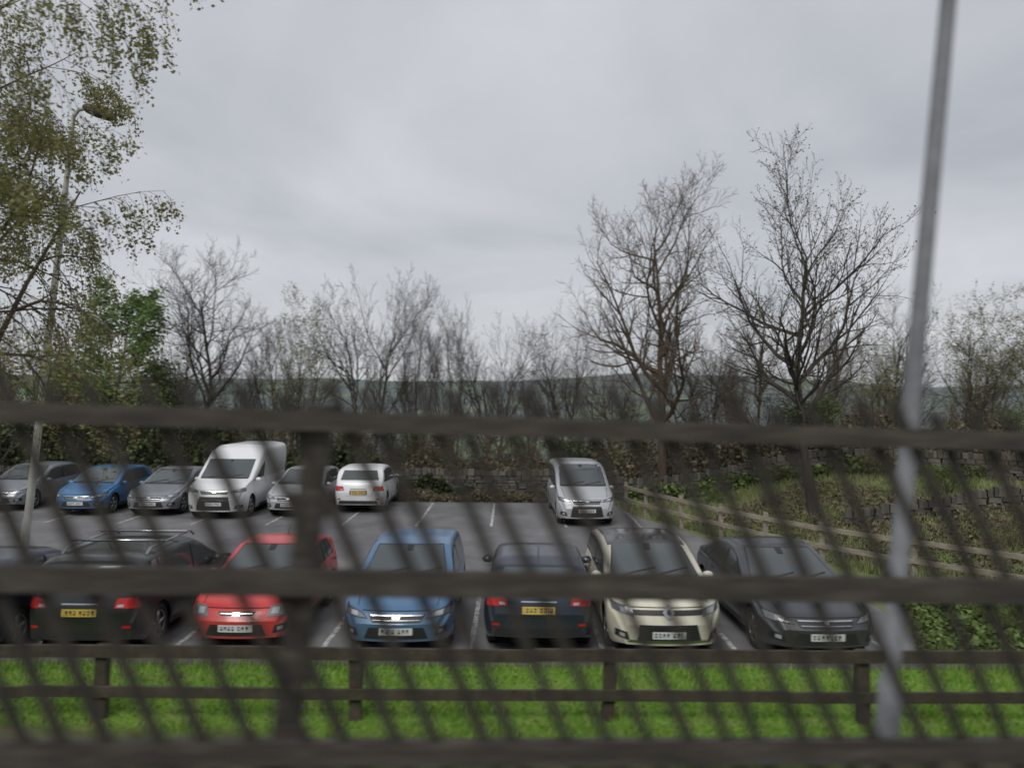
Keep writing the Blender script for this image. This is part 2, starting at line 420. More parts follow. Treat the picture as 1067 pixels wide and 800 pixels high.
    return mb.obj(name, True, loc, math.radians(rotdeg))

P_black = paint('black', (0.018, 0.019, 0.021)); P_navy = paint('navy', (0.018, 0.026, 0.048))
P_red = paint('red', (0.58, 0.04, 0.035), 0.0); P_blue = paint('blue', (0.08, 0.18, 0.32), .2)
P_cream = paint('cream', (0.70, 0.66, 0.53), 0.0); P_grey = paint('grey', (0.055, 0.06, 0.07), .35)
P_white = paint('white', (0.80, 0.81, 0.82), 0.0); P_silver = paint('silver', (0.54, 0.56, 0.58), .35)
P_blue2 = paint('blue_bright', (0.05, 0.18, 0.38), .2); P_gsil = paint('grey_silver', (0.28, 0.30, 0.33), .35)
M['roofblack'] = simple('roof_black', (0.015, 0.015, 0.017), 0.2, 0, .6)

def front(name, x, y, *a, rot=0, **k):
    return vehicle(name, (x, y, 0.016), rot, *a, **k)
def back(name, x, y, body, rot=0, **k):
    L = k.get('L', 4.2)
    return vehicle(name, (x, y + L, 0.016), 180 + rot, body, **k)
# near row
back('estate_car', -6.6, 11.8, P_black, kind='estate', L=4.55, W=1.85, H=1.52, bars=True, rot=0)
back('hatchback_car', -8.68, 11.55, P_navy, kind='hatch', L=4.0, W=1.74, H=1.44)
front('hatchback_car', -4.3, 12.05, P_red, kind='hatch', L=3.75, W=1.68, H=1.42, style=1)
front('hatchback_car', -1.78, 11.95, P_blue, kind='hatch', L=4.3, W=1.77, H=1.45, rot=.5)
back('hatchback_car', .52, 12.08, P_navy, kind='hatch', L=4.1, W=1.78, H=1.44, rot=-1)
front('crossover_car', 2.45, 11.85, P_cream, kind='suv', L=4.12, W=1.82, H=1.53, style=2, roofmat=M['roofblack'], rot=1.0)
front('saloon_car', 4.86, 11.8, P_grey, kind='saloon', L=4.5, W=1.84, H=1.44, rot=1.5)
# far row
front('hatchback_car', -17.6, 26.2, P_gsil, kind='hatch', rot=-2)
front('hatchback_car', -14.4, 25.4, P_blue2, kind='hatch', L=4.0)
front('saloon_car', -12.0, 25.4, P_gsil, kind='saloon', L=4.5, H=1.44)
front('panel_van', -9.65, 24.9, P_white, kind='van', L=5.2, W=2.0, H=2.28)
front('hatchback_car', -7.35, 25.4, P_silver, kind='hatch', L=4.1, rot=-1)
back('crossover_car', -5.25, 26.4, P_white, kind='suv', L=4.1, H=1.58)
front('minivan', 2.38, 24.0, P_silver, kind='mpv', L=4.7, W=1.86, H=1.84, rot=2)

# ------------------------------------------------------------ terrain
far = [(33, 0), (45, -2.2), (80, -11), (150, -19), (260, -14), (420, -2), (600, 9), (900, 16), (1500, 22), (5000, 28)]
near = [(4.45, 2.1), (5, 1.72), (6, 1.12), (7, .66), (8, .3), (9, .07), (9.6, 0)]
def sstep(a, b, x):
    t = max(0, min(1, (x - a) / (b - a))); return t * t * (3 - 2 * t)
def bank(x, y):
    edge = lerpk([(12, 9), (15.5, 10.8), (19, 8.2), (22, 6.8), (27, 4.7), (33, 4.2)], y)
    return sstep(edge + .3, edge + 8, x) * 1.35 * sstep(10, 17, y) * (1 - sstep(40, 60, y))
def gz(x, y):
    z = lerpk(near, y)
    z -= .025 * x * (1 - sstep(4.7, 8.0, y))
    if y > 33: z += lerpk(far, y)
    if y > 200:
        a = min(1, (y - 200) / 400)
        z += a * (noise.noise(Vector((x / 260, y / 400, 3.1))) * 22 + noise.noise(Vector((x / 90, y / 150, 1))) * 6) + a * 3
    if y > 10 and y < 60: z += bank(x, y)
    return z
xs = sorted(set([-3000, -1800, -1100, -700, -450, -300, -200, -140, -100, -75, -55, -40] + [-30 + i * 1.0 for i in range(61)] + [40, 55, 75, 100, 140, 200, 300, 450, 700, 1100, 1800, 3000] + [i * 25 for i in range(-24, 25)]))
ysT = sorted(set([-20, -8, -2, 2, 4, 4.45] + [4.7 + .3 * i for i in range(17)] + [9.8 + i * .8 for i in range(45)] + [47, 50, 55, 60, 66, 72, 80, 90, 100, 120, 150, 180, 210, 240, 280, 320, 360, 400, 440, 480, 520, 560, 600, 650, 700, 760, 850, 950, 1100, 1400, 2000, 3000, 5000]))
m, nt, b = newmat('terrain'); N = nt.nodes; Lk = nt.links
tc = N.new('ShaderNodeTexCoord')
n1 = N.new('ShaderNodeTexNoise'); n1.inputs['Scale'].default_value = .45; n1.inputs['Detail'].default_value = 9; n1.inputs['Roughness'].default_value = .7
Lk.new(tc.outputs['Object'], n1.inputs['Vector'])
c1 = N.new('ShaderNodeValToRGB'); e = c1.color_ramp.elements; e.new(.5); e.new(.6)
for i, (p, c) in enumerate([(.34, (.10, .09, .055)), (.45, (.19, .17, .11)), (.53, (.13, .18, .06)), (.68, (.24, .22, .15))]):
    e[i].position = p; e[i].color = (*c, 1)
Lk.new(n1.outputs['Fac'], c1.inputs[0])
mp = N.new('ShaderNodeMapping'); mp.inputs['Scale'].default_value = (.012, .006, .0)
Lk.new(tc.outputs['Object'], mp.inputs[0])
vo = N.new('ShaderNodeTexVoronoi'); vo.inputs['Scale'].default_value = 1.0; Lk.new(mp.outputs[0], vo.inputs['Vector'])
sp = N.new('ShaderNodeSeparateColor'); Lk.new(vo.outputs['Color'], sp.inputs[0])
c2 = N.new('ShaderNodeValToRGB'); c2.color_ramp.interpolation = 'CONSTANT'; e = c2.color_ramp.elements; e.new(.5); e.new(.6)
for i, (p, c) in enumerate([(0, (.15, .18, .165)), (.3, (.19, .24, .17)), (.55, (.165, .20, .175)), (.8, (.21, .24, .19))]):  # distant fields, greyed so that aerial haze is painted into their colour
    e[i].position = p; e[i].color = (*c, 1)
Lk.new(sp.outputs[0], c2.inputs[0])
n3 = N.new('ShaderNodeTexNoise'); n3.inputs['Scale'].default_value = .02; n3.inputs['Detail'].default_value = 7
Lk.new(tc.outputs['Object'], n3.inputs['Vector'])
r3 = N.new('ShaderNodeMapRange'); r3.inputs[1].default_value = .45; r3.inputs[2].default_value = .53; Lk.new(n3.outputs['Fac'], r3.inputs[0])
mA = N.new('ShaderNodeMixRGB'); mA.inputs[2].default_value = (.125, .145, .15, 1)  # far woodland tone, blue-grey with the haze painted in as well
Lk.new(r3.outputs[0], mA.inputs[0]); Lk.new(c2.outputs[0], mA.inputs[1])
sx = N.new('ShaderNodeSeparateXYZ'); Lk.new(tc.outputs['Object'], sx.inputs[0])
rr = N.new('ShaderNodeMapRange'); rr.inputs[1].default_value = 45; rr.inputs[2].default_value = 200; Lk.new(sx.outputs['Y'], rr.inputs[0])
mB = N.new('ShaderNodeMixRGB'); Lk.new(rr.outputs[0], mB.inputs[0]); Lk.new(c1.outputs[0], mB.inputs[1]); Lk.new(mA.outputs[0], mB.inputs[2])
Lk.new(mB.outputs[0], b.inputs['Base Color']); b.inputs['Roughness'].default_value = .95; b.inputs['Specular IOR Level'].default_value = .1
n4 = N.new('ShaderNodeTexNoise'); n4.inputs['Scale'].default_value = 6; n4.inputs['Detail'].default_value = 6; Lk.new(tc.outputs['Object'], n4.inputs['Vector'])
bp = N.new('ShaderNodeBump'); bp.inputs['Strength'].default_value = .5; bp.inputs['Distance'].default_value = .08
Lk.new(n4.outputs['Fac'], bp.inputs['Height']); Lk.new(bp.outputs[0], b.inputs['Normal'])
mb = MB(); nx = len(xs)
mb.add([(x, y, gz(x, y)) for y in ysT for x in xs], [(j * nx + i, j * nx + i + 1, (j + 1) * nx + i + 1, (j + 1) * nx + i) for j in range(len(ysT) - 1) for i in range(nx - 1)], m)
mb.obj('ground', True)

M['asphalt'] = noisy('asphalt', [(.3, (.115, .114, .12)), (.5, (.17, .167, .17)), (.7, (.225, .22, .218))], .6, 12, .6, .3, 60, spec=.4, dist=.4)
mb = MB()
mb.add([(x, y, .012) for x, y in [(-34, 11.78), (6.9, 11.78), (7.3, 17.0), (5.9, 21.6), (4.2, 26.5), (3.9, 29.4), (-34, 29.4)]], [list(range(7))], M['asphalt'])
mb.obj('car_park_surface')
M['line'] = noisy('line_paint', [(.40, (.22, .22, .22)), (.56, (.58, .58, .56))], 7, 8, .7)
mb = MB()
def strip(x0, y0, x1, y1, w=.085):
    d = Vector((x1 - x0, y1 - y0, 0)).normalized(); s = Vector((-d.y, d.x, 0)) * w / 2
    a = Vector((x0, y0, .016)); c = Vector((x1, y1, .016))
    mb.add([tuple(a - s), tuple(c - s), tuple(c + s), tuple(a + s)], [(0, 1, 2, 3)], M['line'])
for x in (-12.3, -9.9, -7.66, -5.42, -3.02, -.63, 1.49, 3.64, 6.1): strip(x, 12.0, x, 16.3)
for i in range(11): strip(-18.2 + i * 2.34 + 1.2, 24.0, -18.2 + i * 2.34 + 1.2, 29.2)
mb.obj('parking_bay_markings')
M['kerb'] = noisy('kerb_stone', [(.3, (.10, .10, .09)), (.7, (.19, .185, .17))], 5, 8, .85, .3)
mb = MB()
x = -30
while x < 7:
    mb.box((x + .45, 11.71, .035), (.895, .12, .15), M['kerb']); x += .9
mb.obj('kerb')

# ------------------------------------------------------------ grass
M['grassblade'] = leafmat('grass_blades', [(.15, (.09, .18, .025)), (.5, (.18, .32, .05)), (.85, (.32, .43, .11))], clump=.9)
M['turf'] = noisy('turf', [(.3, (.09, .16, .03)), (.5, (.15, .26, .04)), (.7, (.20, .23, .08))], 1.3, 9, .95, .4, 25, spec=.1)
mb = MB(); gx = [-30 + .75 * i for i in range(54)]; gy = [6, 6.5, 7, 7.5, 8, 8.5, 9.0, 9.6, 10.5, 11.645]
mb.add([(x, y, gz(x, y) + .01) for y in gy for x in gx], [(j * 54 + i, j * 54 + i + 1, (j + 1) * 54 + i + 1, (j + 1) * 54 + i) for j in range(len(gy) - 1) for i in range(53)], M['turf'])
for i in range(56000):
    x = R.uniform(-10, 10); y = R.uniform(8.0, 11.63) if i % 5 else R.uniform(6, 8)
    h = R.uniform(.04, .11) * (1 + .8 * noise.noise(Vector((x * .8, y * .8, 0)))); z = gz(x, y)
    if y > 11.4: h *= 1.5
    a = R.random() * 6.28; w = .012; lx = R.gauss(0, .03); ly = R.gauss(0, .03)
    mb.add([(x - w * math.cos(a), y - w * math.sin(a), z), (x + w * math.cos(a), y + w * math.sin(a), z), (x + lx, y + ly, z + h)], [(0, 1, 2)], M['grassblade'])
mb.obj('grass_verge')
M['dullblade'] = leafmat('rough_grass_blades', [(.15, (.09, .10, .035)), (.5, (.15, .17, .06)), (.85, (.27, .24, .12))], clump=.9)
mb = MB()
for i in range(12000):
    x = R.uniform(-6, 6); y = R.uniform(2.9, 6.2); z = gz(x, y); h = R.uniform(.03, .10)
    a = R.random() * 6.28; w = .01
    mb.add([(x - w * math.cos(a), y - w * math.sin(a), z), (x + w * math.cos(a), y + w * math.sin(a), z), (x + R.gauss(0, .03), y + R.gauss(0, .03), z + h)], [(0, 1, 2)], M['dullblade'])
mb.obj('embankment_grass')
M['paleblade'] = leafmat('bank_grass_blades', [(.15, (.13, .15, .06)), (.5, (.20, .24, .09)), (.85, (.34, .31, .18))], clump=.6)
mb = MB()
for i in range(26000):
    y = R.uniform(12.5, 29); ed = lerpk([(12, 9), (15.5, 10.8), (19, 8.2), (22, 6.8), (27, 4.7), (33, 4.2)], y)
    x = ed - .6 + R.random() ** 1.2 * 11; z = gz(x, y)
    if x < 7.2 and y < 17.5: continue
    h = R.uniform(.08, .26) * (1 + .8 * noise.noise(Vector((x * .6, y * .6, 2)))); a = R.random() * 6.28; w = .022
    mb.add([(x - w * math.cos(a), y - w * math.sin(a), z), (x + w * math.cos(a), y + w * math.sin(a), z), (x + R.gauss(0, .06), y + R.gauss(0, .06), z + h)], [(0, 1, 2)], M['paleblade'])
mb.obj('bank_grass')

# ------------------------------------------------------------ trees
def bark(name, a, c): return noisy(name, [(.3, a), (.7, c)], 3, 3, .9, 0, 20, mapping=(3, 3, .6), spec=.15)
M['bark'] = bark('bark', (.055, .048, .04), (.12, .105, .09))
M['barkd'] = bark('bark_dark', (.045, .038, .033), (.09, .08, .066))
M['barkb'] = bark('bark_brown', (.07, .053, .04), (.15, .115, .085))
M['birch'] = noisy('birch_bark', [(.4, (.08, .07, .06)), (.5, (.42, .41, .37))], 2, 4, .8, mapping=(1, 1, 5))
M['lf_bud'] = leafmat('buds', [(.2, (.09, .075, .04)), (.8, (.17, .16, .07))])
M['lf_green'] = leafmat('fresh_leaves', [(.2, (.07, .12, .035)), (.5, (.16, .25, .07)), (.8, (.28, .38, .14))], trans=.25)
M['lf_birch'] = leafmat('birch_leaves', [(.2, (.15, .15, .055)), (.5, (.26, .26, .10)), (.8, (.38, .37, .18))], trans=.4)
M['lf_ivy'] = leafmat('ivy_leaves', [(.2, (.02, .03, .014)), (.55, (.05, .065, .028)), (.85, (.11, .13, .055))])
M['lf_scrub'] = leafmat('scrub_leaves', [(.2, (.08, .068, .042)), (.55, (.155, .132, .08)), (.85, (.25, .21, .135))])
M['lf_bush'] = leafmat('bush_leaves', [(.2, (.055, .08, .025)), (.55, (.12, .17, .05)), (.85, (.20, .27, .09))])

def make_tree(seed, nch=(9, 7, 5, 4), ang=(45, 42, 38, 35), ratio=(.55, .6, .55, .55), up=.10, wob=.16, start=.28, r0=.16, bk=None, bk2=None, leaf=None, nleaf=0, lsize=.06, droop=0, height=10, fork=0, tap=.35, rmin=.0055, leaflv=1):
    rnd = random.Random(seed); mb = MB(); bk = bk or M['bark']
    K = (8, 6, 4, 3, 3); SEG = (9, 6, 4, 3, 2 if not droop else 4)
    def grow(p, d, ln, r, lvl):
        n = SEG[lvl]; pts = [p.copy()]; rr = [r]; dirs = [d.copy()]
        for i in range(n):
            w = wob * (.5 if lvl == 0 else 1)
            t = up if lvl else .06
            if droop and lvl >= 2: t = -droop * (lvl - 1)
            d = (d + Vector((rnd.gauss(0, w), rnd.gauss(0, w), rnd.gauss(0, w) + t))).normalized()
            p = p + d * ln / n; pts.append(p.copy()); dirs.append(d.copy())
            rr.append(max(rmin * .8, r * (1 - .82 * (i + 1) / n)))
        mb.tube(pts, rr, K[lvl], bk if (lvl < 1 or not bk2) else bk2)
        if lvl < len(nch):
            az = rnd.random() * 6.28; st = start if lvl == 0 else .15
            for k in range(nch[lvl]):
                t = st + (1 - st) * (k + rnd.random() * .8) / nch[lvl]; t = min(t, .99)
                f = t * n; i = int(f); q = pts[i].lerp(pts[i + 1], f - i); dd = dirs[min(i + 1, n)]
                az += 2.4 + rnd.gauss(0, .4)
                o = dd.orthogonal().normalized(); o.rotate(Matrix.Rotation(az, 3, dd))
                a = math.radians(ang[lvl] * rnd.uniform(.65, 1.25))
                cd = dd * math.cos(a) + o * math.sin(a)
                rl = rr[i] + (rr[i + 1] - rr[i]) * (f - i)
                fac = (1.12 - tap * t) if lvl == 0 else (1.1 - .5 * t)
                cl = ln * ratio[lvl] * fac * rnd.uniform(.75, 1.2)
                grow(q, cd, cl, max(rmin, min(rl * .75, r * .55)), lvl + 1)
        if leaf and lvl > len(nch) - leaflv:
            for _ in range(nleaf):
                q = pts[rnd.randint(1, n)] + Vector((rnd.gauss(0, 1), rnd.gauss(0, 1), rnd.gauss(0, 1))) * lsize * 1.5
                mb.leaf(q, lsize * rnd.uniform(.6, 1.3), leaf, rnd)
    if fork:
        for k in range(fork):
            a = k * 6.28 / fork + rnd.random(); t = rnd.uniform(.12, .32)
            grow(Vector((math.cos(a) * .1, math.sin(a) * .1, -.2)), Vector((math.cos(a) * t, math.sin(a) * t, 1)).normalized(), height * rnd.uniform(.7, .85), r0 * .75, 0)
    else:
        grow(Vector((0, 0, -.3)), Vector((rnd.gauss(0, .04), rnd.gauss(0, .04), 1)).normalized(), height * .85, r0, 0)
    zm = max(v[2] for v in mb.v); s = 10.0 / zm
    mb.v = [(a * s, b_ * s, c * s) for a, b_, c in mb.v]
    o = mb.obj('tmp', False); me = o.data; bpy.data.objects.remove(o)
    return me
TM = {}
TM['A'] = make_tree(1, nch=(11, 8, 6, 4), ang=(48, 44, 40, 38), ratio=(.58, .55, .5, .5), bk=M['barkd'], wob=.19, start=.32)
TM['B'] = make_tree(2, nch=(10, 7, 5, 4), ang=(38, 42, 40, 38), ratio=(.5, .6, .52, .5), up=.13, fork=2, wob=.18)
TM['C'] = make_tree(3, nch=(10, 7, 5, 3), ang=(34, 38, 38, 38), ratio=(.38, .6, .55, .5), up=.16, fork=3, r0=.12, wob=.17)
TM['D'] = make_tree(14, nch=(11, 8, 6, 4), ang=(52, 46, 42, 38), ratio=(.60, .56, .52, .5), bk=M['barkb'], wob=.2)
TM['Big1'] = make_tree(21, nch=(15, 9, 6, 5), ang=(55, 44, 42, 40), ratio=(.56, .52, .5, .48), up=.10, wob=.17, start=.26, r0=.19, bk=M['barkb'], tap=.5)
TM['Big2'] = make_tree(57, nch=(15, 9, 6, 4), ang=(58, 42, 36, 34), ratio=(.60, .52, .5, .45), up=.13, wob=.16, start=.28, r0=.2, bk=M['barkd'], leaf=M['lf_bud'], nleaf=1, lsize=.05, tap=.45)
TM['Green'] = make_tree(5, nch=(14, 8, 6, 3), ang=(60, 48, 45, 40), ratio=(.42, .5, .5, .5), leaf=M['lf_green'], nleaf=5, lsize=.12, start=.14, tap=.45, wob=.2, leaflv=2)
TM['Lite'] = make_tree(6, nch=(10, 6, 5, 4), ang=(50, 42, 40, 38), leaf=M['lf_birch'], nleaf=2, lsize=.075, start=.15, fork=2)
TM['Bush'] = make_tree(8, nch=(8, 6, 5, 3), ang=(48, 45, 45, 40), ratio=(.6, .6, .6, .5), bk=M['barkb'], leaf=M['lf_scrub'], nleaf=1, lsize=.10, start=.05, fork=3, r0=.08, rmin=.012)
TM['BushG'] = make_tree(9, nch=(8, 6, 5, 2), ang=(48, 45, 45, 40), ratio=(.6, .6, .6, .5), bk=M['barkd'], leaf=M['lf_bush'], nleaf=5, lsize=.14, start=.05, fork=3, r0=.08, rmin=.01)
TM['BushI'] = make_tree(10, nch=(8, 6, 5, 2), ang=(48, 45, 45, 40), ratio=(.6, .6, .6, .5), bk=M['barkd'], leaf=M['lf_ivy'], nleaf=5, lsize=.15, start=.05, fork=3, r0=.08, rmin=.01)
def tree(name, key, x, y, h, wid=1.0, rot=None):
    s = h / 10.0
    return inst(name, TM[key], (x, y, gz(x, y) - .05), R.random() * 6.28 if rot is None else rot, (s * wid, s * wid, s))
for n, k, x, y, h, w in [
    ('leafy_tree', 'Green', -17.4, 32.5, 9.7, 1.0), ('bare_tree', 'A', -12.9, 33, 11.4, .95), ('bare_tree', 'C', -11.0, 35.5, 9.3, .9),
    ('bare_tree', 'Lite', -9.2, 34, 9.3, .62), ('bare_tree', 'B', -6.2, 34, 10.2, .75), ('bare_tree', 'C', -4.3, 35, 9.8, .65), ('bare_tree', 'C', -2.8, 34.5, 9.4, .6),
    ('bare_tree', 'B', -.7, 35, 8.5, .75), ('bare_tree', 'B', 2.7, 37, 9.4, .7), ('bare_tree', 'D', 5.0, 38, 8.4, .85), ('bare_tree', 'C', .9, 37.5, 7.0, .8),
    ('bare_tree', 'Big1', 6.1, 31, 14.0, .85), ('bare_tree', 'Big2', 9.35, 23.7, 12.4, .9),
    ('bare_tree', 'D', 10.8, 33, 8.2, .85), ('bare_tree', 'D', 13.6, 34, 7.6, .8), ('bare_tree', 'A', 18.9, 38, 9.4, .8), ('leafy_tree', 'Lite', 20.6, 34, 8.2, .9), ('leafy_tree', 'Lite', 23.6, 34, 8.4, .9),
    ('leafy_tree', 'Lite', -20.8, 31, 8.6, .9), ('bare_tree', 'A', -15.2, 35, 8.8, .8), ('bare_tree', 'D', -20.5, 36, 9.0, .8), ('bare_tree', 'Lite', 17, 36, 7.0, .9), ('bare_tree', 'D', 7.9, 36, 7.8, .9)]:
    tree(n, k, x, y, h, w)
for i in range(24):
    x = -27 + i * 2.3 + R.uniform(-.8, .8); y = R.uniform(37, 46)
    if -.3 < x < 1.6 or 12.5 < x < 15.5: continue
    tree('bare_tree', R.choice('ACDB'), x, y, R.uniform(6.4, 8.8), .85)
for i in range(44):
    x = -27 + i * 1.26 + R.uniform(-.5, .5); y = R.uniform(31.9, 35)
    h = R.uniform(3.2, 5.0) if x < -6 else R.uniform(2.4, 3.9)
    tree('shrub', R.choice(['Bush', 'Bush', 'BushI', 'BushI' if x < -4 else 'Bush', 'BushG' if x > 3 else 'BushI']), x, y, h, 1.2)
for x, y, h, k in [(8.3, 13.2, .8, 'BushG'), (9.2, 14.2, 1.0, 'BushG'), (9.9, 12.8, .9, 'BushG'), (12, 18.5, 1.0, 'Bush'), (14.5, 19, 1.0, 'Bush'), (13, 23, 1.1, 'BushG'), (8.5, 25.5, .8, 'Bush'), (7.2, 27.5, .9, 'BushG'), (9.5, 28, 1.2, 'Bush'), (12.5, 26.5, 1.4, 'Bush'), (15.5, 25, 1.4, 'Bush'), (18, 24.5, 1.8, 'BushG')]:
    tree('shrub', k, x, y, h, 1.5)
TM['Birch'] = make_tree(44, nch=(14, 8, 7, 5), ang=(52, 45, 40, 30), ratio=(.46, .55, .58, .8), up=.08, droop=.24, wob=.13, start=.25, r0=.12, bk=M['birch'], bk2=M['barkb'], leaf=M['lf_birch'], nleaf=14, lsize=.04, leaflv=1, rmin=.0035)
tree('birch_tree', 'Birch', -10.35, 12.9, 13.4, 1.04, 0.6)

# ------------------------------------------------------------ hedge / ivy & scrub masses
def mass(name, path, width, hfun, n, mat, size, stems=None):
    mb = MB(); segs = list(zip(path, path[1:])); Ls = [math.dist(a, c) for a, c in segs]; tot = sum(Ls)
    for i in range(n):
        d = R.random() * tot; k = 0
        while d > Ls[k]: d -= Ls[k]; k += 1
        a, c = segs[k]; t = d / Ls[k]; px = a[0] + (c[0] - a[0]) * t; py = a[1] + (c[1] - a[1]) * t
        nx_, ny_ = -(c[1] - a[1]) / Ls[k], (c[0] - a[0]) / Ls[k]
        o = R.uniform(-1, 1) * width / 2; x = px + nx_ * o; y = py + ny_ * o
        h = hfun * (.75 + .6 * noise.noise(Vector((x * .7, y * .7, 5))) + .3 * noise.noise(Vector((x * 2.3, y * 2.3, 5)))) * (1 - .5 * (abs(o) / (width / 2)) ** 3)
        z = R.random() ** .7 * h
        mb.leaf(Vector((x, y, gz(x, y) + z)), size * R.uniform(.6, 1.4), mat, R)
        if stems and i % stems == 0:
            p = Vector((x, y, gz(x, y))); q = p + Vector((R.gauss(0, .25), R.gauss(0, .25), h * R.uniform(.9, 1.5)))
            mb.tube([p, p.lerp(q, .5) + Vector((R.gauss(0, .08), R.gauss(0, .08), 0)), q], [.014, .01, .005], 3, M['barkb'])
    return mb.obj(name)
mass('ivy_hedge', [(-28, 31.5), (-5.5, 31.8)], 1.6, 2.3, 24000, M['lf_ivy'], .15, 25)
mass('bramble_thicket', [(-6, 32.4), (5, 32.2), (12, 30.3), (24, 26.8)], 2.0, 2.1, 22000, M['lf_scrub'], .12, 12)
mass('dead_scrub', [(-4.3, 29.9), (3.6, 29.9)], .9, .45, 6000, M['lf_scrub'], .07, 10)
mass('rough_vegetation', [(8.2, 26), (10, 22), (13, 18), (16, 15)], 5.5, .3, 9000, M['lf_scrub'], .08, 12)
mass('ivy_on_wall', [(-5, 30.35), (-1.5, 30.3)], .35, 1.1, 2500, M['lf_ivy'], .10)
mass('ivy_on_wall', [(4.5, 29.9), (9.5, 28.6), (16, 26)], .5, .8, 2500, M['lf_bush'], .11)
mass('low_weeds', [(7.4, 11.9), (8.4, 14), (8.6, 16.5)], 2.0, .35, 6000, M['lf_bush'], .07)

# ------------------------------------------------------------ dry stone walls
M['stone'] = leafmat('gritstone', [(.2, (.045, .041, .037)), (.5, (.10, .091, .08)), (.85, (.18, .165, .14))], rough=.9)
def stone_wall(name, path, h):
    mb = MB()
    for (a, c) in zip(path, path[1:]):
        L_ = math.dist(a, c); ang = math.atan2(c[1] - a[1], c[0] - a[0]); rot0 = Matrix.Rotation(ang, 3, 'Z'); z = 0
        while z < h:
            ch_ = R.uniform(.09, .17); s = -R.random() * .2
            cope = z + .18 >= h
            while s < L_:
                w = R.uniform(.15, .45) if not cope else R.uniform(.10, .22)
                t = s + w / 2; x = a[0] + (c[0] - a[0]) * t / L_; y = a[1] + (c[1] - a[1]) * t / L_
                hh = ch_ * R.uniform(.82, 1.0) if not cope else R.uniform(.14, .28)
                rot = rot0 @ Matrix.Rotation(R.gauss(0, .03), 3, 'Y') @ Matrix.Rotation(R.gauss(0, .06), 3, 'Z')
                mb.box((x + R.gauss(0, .012), y + R.gauss(0, .015), gz(x, y) + z + hh / 2 - .05), (w * .93, .42 - .10 * z / h + R.gauss(0, .02), hh), M['stone'], rot, R.uniform(.82, .98))
                s += w
            z += ch_ if not cope else 1
    return mb.obj(name)
stone_wall('stone_wall', [(-26, 30.6), (-14, 30.6), (-4, 30.6), (3.9, 30.5)], 1.1)
stone_wall('stone_wall', [(4.2, 30.4), (9, 29.2), (15, 26.8), (24, 23.5)], .85)
stone_wall('stone_wall', [(9.8, 22.2), (12.6, 21.2), (15.5, 19.8)], .45)

# ------------------------------------------------------------ fences
M['paleWood'] = noisy('weathered_pale_wood', [(.3, (.20, .17, .13)), (.7, (.38, .34, .27))], 4, 8, .85, .3, 30, mapping=(1, 1, 4))
M['darkWood'] = noisy('dark_stained_wood', [(.3, (.032, .028, .025)), (.5, (.06, .052, .045)), (.75, (.11, .10, .082))], 3, 10, .8, .4, 40, mapping=(1, 4, 6))
M['palingWood'] = noisy('dark_paling_wood', [(.3, (.022, .019, .017)), (.7, (.05, .043, .036))], 3, 8, .85, .3, 40, mapping=(2, 2, 2))
M['greyWood'] = noisy('damp_wood', [(.3, (.04, .032, .026)), (.7, (.095, .078, .06))], 4, 8, .85, .3, 30)
mb = MB()
pth = [(4.1, 27.6), (4.55, 26.0), (5.3, 24.0), (6.05, 22.2), (6.8, 20.6), (7.7, 19.1), (9.1, 17.4), (10.6, 15.7), (12.2, 14.2), (14, 12.9)]
for i, (x, y) in enumerate(pth):
    z = gz(x, y); mb.box((x, y, z + .47), (.12, .12, 1.1), M['paleWood'], Matrix.Rotation(R.gauss(0, .02), 3, 'Y'))
for (a, c) in zip(pth, pth[1:]):
    for hz in (.88, .45):
        mb.beam((a[0] - .07, a[1] - .07, gz(*a) + hz), (c[0] - .07, c[1] - .07, gz(*c) + hz + R.gauss(0, .01)), .045, .11, M['paleWood'])
mb.obj('timber_rail_fence')
mb = MB()
for i in range(15):
    x = -22.1 + i * 3.2 + .95
    mb.box((x, 9.75, .42), (.15, .12, 1.0), M['greyWood'], Matrix.Rotation(R.gauss(0, .03), 3, 'Y'))
def railx(x0, x1, y, z0, w, h, mat):
    x = x0
    while x < x1:
        e = min(x + 3.2, x1); mb.beam((x + .003, y, z0 + R.gauss(0, .008)), (e - .003, y, z0 + R.gauss(0, .008)), w, h, mat); x = e
railx(-22.1, 19.5, 9.66, .86, .05, .15, M['greyWood'])
railx(-22.1, 19.5, 9.66, .36, .05, .13, M['greyWood'])
mb.obj('post_and_rail_fence')
def fy(x): return 4.06 + .08 * x
def fz(x): return 3.936 - .0255 * x
mb = MB()
for k in range(-2, 3):
    x = -1.10 + k * 4.6
    mb.beam((x - .10, fy(x) + .09, fz(x) - 2.0), (x + .09, fy(x) + .09, fz(x) + .08), .14, .14, M['darkWood'])
for off, h in ((0, .10), (-.825, .13), (-1.69, .12)):
    for k in range(-2, 3):
        a = -1.10 + (k - .5) * 4.6; c = a + 4.6
        mb.beam((a + .002, fy(a) - .03, fz(a) + off), (c - .002, fy(c) - .03, fz(c) + off), .06, h, M['darkWood'])
x = -9.0
lean = .46
